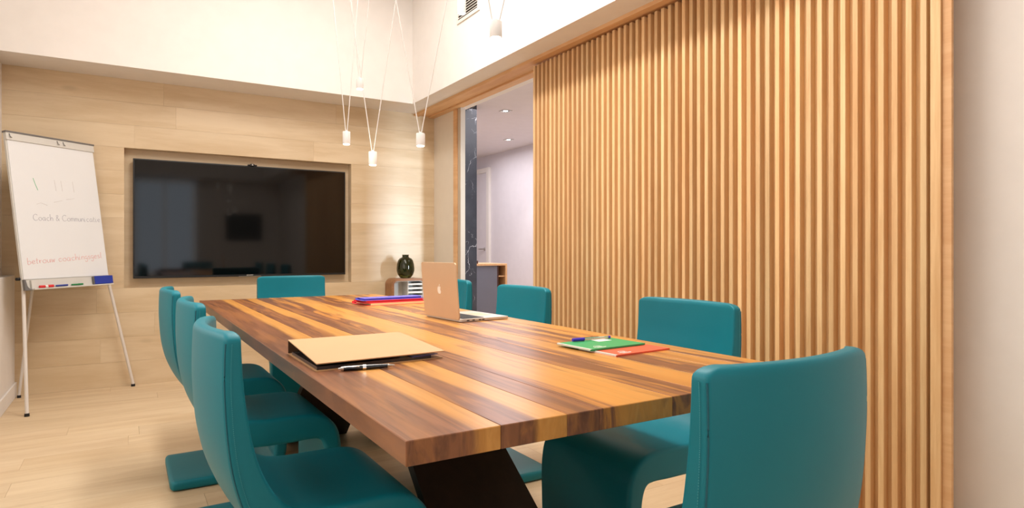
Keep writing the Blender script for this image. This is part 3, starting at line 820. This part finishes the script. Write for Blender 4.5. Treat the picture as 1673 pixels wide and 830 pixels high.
# ------------------------------------------------------------------ notebooks
def notebook(origin, ang, z, cover, name, label, sticker=False):
    ca, sa = math.cos(ang), math.sin(ang)
    nb = thing(name, label, 'notebook', (origin[0], origin[1], z), 'notebooks on the table')
    L_, D_ = .210, .148
    def N(a, b, o): return (origin[0] + a * ca - b * sa, origin[1] + a * sa + b * ca, z + o)
    q = lambda a0, a1, b0, b1: [(a0, b0), (a1, b0), (a1, b1), (a0, b1)]
    obj('pages', prism(bmesh.new(), q(.0005, L_ - .002, .002, D_ - .001), lambda a, b, o: N(a, b, .0006 + o), .0032), M['paper'], nb)
    bm = prism(bmesh.new(), q(.003, L_, 0, D_), lambda a, b, o: N(a, b, .0038 + o), .0008)
    cv = obj('cover', bm, cover, nb)
    bm = prism(bmesh.new(), q(0, L_, 0, D_), lambda a, b, o: N(a, b, o), .0006)
    prism(bm, q(0.0, L_, 0, .0016), lambda a, b, o: N(a, b, .0006 + o), .0034)
    obj('spine_and_back', bm, cover, nb)
    bm = prism(bmesh.new(), q(0, .006, .0, D_), lambda a, b, o: N(a, b, .0046 + o), .0003); obj('pale_edge', bm, M['paper'], cv)
    # printed mark: a small arched emblem over two short lines
    bm = bmesh.new()
    pts = [N(.052 + .012 * math.cos(R(a)), .030 + .010 * math.sin(R(a)), .0047) for a in range(10, 171, 20)]; tube(bm, pts, .0010, 5)
    prism(bm, q(.040, .066, .026, .029), lambda a, b, o: N(a, b, .0046 + o), .0003)
    prism(bm, q(.030, .076, .019, .0215), lambda a, b, o: N(a, b, .0046 + o), .0003)
    prism(bm, q(.038, .070, .013, .0155), lambda a, b, o: N(a, b, .0046 + o), .0003)
    obj('printed_mark', bm, M['paper'], cv)
    if sticker: obj('label_sticker', prism(bmesh.new(), q(.120, .172, .098, .134), lambda a, b, o: N(a, b, .0046 + o), .0003), M['paper'], cv)
notebook((1.098, 1.268), R(4), TZ, M['redbook'], 'notebook', 'coral red notebook half under the green one on the table')
notebook((1.078, 1.350), R(3), TZ + .0055, M['green'], 'notebook', 'green notebook with a white sticker lying on the red notebook', True)

# ------------------------------------------------------------------ folders
def folder(ox, oy, ang, z, th, mat, label, paper=None, D_=.22):
    ca, sa = math.cos(ang), math.sin(ang)
    fo = thing('document_folder', label, 'folder', (ox, oy, z), 'folders stacked beside the laptop')
    def N(a, b, o): return (ox + a * ca - b * sa, oy + a * sa + b * ca, z + o)
    L_ = .345
    q = lambda a0, a1, b0, b1: [(a0, b0), (a1, b0), (a1, b1), (a0, b1)]
    obj('lower_cover', prism(bmesh.new(), q(0, L_, 0, D_), lambda a, b, o: N(a, b, o), .0015), mat, fo)
    obj('upper_cover', prism(bmesh.new(), q(.012, L_, .006, D_), lambda a, b, o: N(a, b, th - .0015 + o), .0015), mat, fo)
    obj('papers', prism(bmesh.new(), q(.020, L_ - .01, .006 if paper else .012, D_ - .01), lambda a, b, o: N(a, b, .0015 + o), th - .003), M['creampaper'] if paper else mat, fo)
    obj('spine', prism(bmesh.new(), q(0, L_, D_ - .002, D_), lambda a, b, o: N(a, b, .0015 + o), th - .003), mat, fo)
folder(1.035, 3.075, R(3), TZ, .013, M['red'], 'lowest red folder with cream papers showing, beside the laptop', True)
folder(1.022, 3.090, R(4), TZ + .013, .011, M['red'], 'thick red folder in the middle of the stack under the violet blue one', D_=.14)
folder(1.022, 3.105, R(5), TZ + .024, .011, M['violet'], 'violet blue folder topmost of the stack beside the laptop', D_=.10)

# ------------------------------------------------------------------ pendant lamps
def world_at(u, v, d):
    k = (u - 836.5) / 1030; h = (409 - v) / 1030
    return Vector((d * (math.sin(YAW) + k * math.cos(YAW)), d * (math.cos(YAW) - k * math.sin(YAW)), 1.03 + h * d))
PEND = [  # bottom u, v, depth, radius, cords as (u at v=0), label
    (566, 237, 3.40, .0200, 22, (545, 584), 'white cylinder pendant lamp hanging leftmost, in front of the television wall'),
    (609, 271, 3.17, .0205, 23, (573, 646), 'white cylinder pendant lamp hanging lowest of the cluster'),
    (687, 240, 2.94, .0205, 22, (648, 729), 'white cylinder pendant lamp hanging low, rightmost of the three in front of the wood wall'),
    (588, 147, 3.00, .0170, 18, (575, 602), 'small white pendant lamp hanging high over the gap between the two left ones'),
    (754, 23, 3.60, .0250, 34, (748, 762), 'white pendant lamp hanging in front of the air vent'),
    (810, 64, 2.40, .0235, 29, (803.5, 818.5), 'white pendant lamp hanging farthest right, against the bright white upstand'),
]
for (u, v, d, r, hp, cords, lab) in PEND:
    b = world_at(u, v, d); h = hp * d / 1030
    pn = thing('pendant_lamp', lab, 'pendant lamp', tuple(b), 'pendant lamps over the table')
    bm = lathe(bmesh.new(), [(r * .9, .006), (r, .007), (r, h - .002), (r * .93, h), (.002, h)], b, 28); obj('shade', bm, M['lampwhite'], pn, smooth=True)
    bm = lathe(bmesh.new(), [(.002, 0), (r * .8, .001), (r * .9, .004), (r * .9, .0058)], b, 28); obj('diffuser', bm, M['lampglow'], pn, smooth=True)
    bm = bmesh.new(); cyl(bm, b + Vector((0, 0, h)), b + Vector((0, 0, h + .008)), .006); obj('cord_socket', bm, M['lampwhite'], pn)
    top = b + Vector((0, 0, h + .004)); vt = v - hp
    for cu in cords:
        s0 = (cu - u) / (0 - vt)                          # du per dv
        ztop = ZC; vtop = 409 - (ztop - 1.03) * 1030 / d
        q = world_at(u + s0 * (vtop - vt), vtop, d)
        st = -1 if cu < u else 1
        rt = Vector((math.cos(YAW), -math.sin(YAW), 0))
        off_ = (r * .55 if (v < 60 or d < 2.5) else .004) * st
        bm = bmesh.new(); cyl(bm, top + rt * off_ - Vector((0, 0, .004)), q, .0024, n=8); obj('cord', bm, M['lampwhite'], pn, smooth=True)
    l = bpy.data.lights.new('pendant_glow', 'SPOT'); l.energy = 5; l.spot_size = R(120); l.spot_blend = .8; l.shadow_soft_size = .02; l.color = WARM
    lo_ = bpy.data.objects.new('pendant_glow', l); COL.objects.link(lo_); lo_.location = b - Vector((0, 0, .02))

# ------------------------------------------------------------------ air vent on the upstand
VY0, VY1, VZ0, VZ1 = 4.00, 4.36, 2.765, 3.15
av = thing('air_vent', 'white louvred air vent high on the white upstand', 'vent', (IX1, 4.18, VZ0))
bm = bmesh.new()
for a, b, c, d in ((VY0, VY1, VZ0, VZ0 + .025), (VY0, VY1, VZ1 - .025, VZ1), (VY0, VY0 + .025, VZ0 + .025, VZ1 - .025), (VY1 - .025, VY1, VZ0 + .025, VZ1 - .025)):
    box(bm, IX1 - .010, IX1, a, b, c, d, bev=.001)
obj('vent_frame', bm, M['vent'], av)
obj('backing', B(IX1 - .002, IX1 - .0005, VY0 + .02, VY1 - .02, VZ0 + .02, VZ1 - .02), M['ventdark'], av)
n = 16
for k in range(n):
    z = VZ0 + .032 + k * (VZ1 - VZ0 - .06) / n
    bm = prism(bmesh.new(), [(IX1 - .011, z), (IX1 - .003, z + .009), (IX1 - .003, z + .012), (IX1 - .011, z + .003)], lambda a, b, o: (a, VY0 + .025 + o, b), VY1 - VY0 - .05)
    obj('louvre', bm, M['vent'], av)

# ------------------------------------------------------------------ hall furniture
rd = thing('reception_desk', 'grey fronted desk with wooden top and open shelves in the hall', 'desk', (3.6, 6.9, 0))
bm = B(3.30, 3.975, 6.60, 7.2, .845, .870, bev=.002); obj('desk_top', bm, M['trimwood'], rd)
obj('front_panel', B(3.30, 3.845, 6.62, 6.64, 0, .845), M['greypanel'], rd)
obj('side_panel', B(3.95, 3.975, 6.60, 7.2, 0, .845), M['trimwood'], rd)
obj('inner_panel', B(3.845, 3.865, 6.62, 7.2, 0, .845), M['darkbrown'], rd)
obj('shelf_back', B(3.865, 3.95, 6.95, 6.97, 0, .845), M['darkbrown'], rd)
for z in (.18, .38, .57, .715): obj('shelf', B(3.865, 3.95, 6.62, 6.95, z - .006, z + .006), M['trimwood'], rd)
bx = thing('storage_box', 'small dark brown box standing on the hall desk', 'box', (3.555, 6.68, .870))
obj('box_body', B(3.50, 3.60, 6.65, 6.73, .870, .905, bev=.002), M['darkbrown'], bx)
bm = lathe(bmesh.new(), [(.004, 0), (.016, .004), (.018, .014), (.010, .024), (.003, .028)], (3.565, 6.69, .905), 16); obj('silver_knob', bm, M['silver'], bx, smooth=True)
for (u, v, lab) in ((826, 181, 'recessed square downlight in the hall ceiling, nearer the doorway'), (831, 228, 'recessed square downlight in the hall ceiling, farther from the doorway')):
    d = 1.57 * 1030 / (409 - v); c = world_at(u, v, d); c.z = 2.60
    dl = thing('ceiling_downlight', lab, 'downlight', tuple(c), 'downlights in the hall ceiling')
    bm = bmesh.new(); s_ = .055
    for a, b, e, f in ((-s_, s_, -s_, -s_ + .012), (-s_, s_, s_ - .012, s_), (-s_, -s_ + .012, -s_ + .012, s_ - .012), (s_ - .012, s_, -s_ + .012, s_ - .012)): box(bm, c.x + a, c.x + b, c.y + e, c.y + f, 2.594, 2.60)
    obj('trim_ring', bm, M['silver'], dl)
    bm = B(c.x - .043, c.x + .043, c.y - .043, c.y + .043, 2.598, 2.6); obj('reflector', bm, M['blackpen'], dl)
    bm = bmesh.new(); cyl(bm, (c.x, c.y, 2.598), (c.x, c.y, 2.594), .026, n=20); obj('lamp_disc', bm, M['downglow'], dl)
    l = bpy.data.lights.new('downlight_glow', 'SPOT'); l.energy = 25; l.spot_size = R(70); l.spot_blend = .5; l.shadow_soft_size = .03; l.color = (1, .97, .93)
    lo_ = bpy.data.objects.new('downlight_glow', l); COL.objects.link(lo_); lo_.location = c - Vector((0, 0, .03))

# ------------------------------------------------------------------ behind the viewpoint (seen as reflections in the television)
pc = thing('framed_picture', 'grey framed picture on the rear wall, reflected in the television', 'picture', (1.92, YR, 1.45))
obj('picture_frame', B(1.60, 2.24, YR, YR + .025, 1.22, 1.72, bev=.003), M['bezel'], pc)
obj('picture_print', B(1.63, 2.21, YR + .025, YR + .027, 1.25, 1.69), M['picture'], pc)
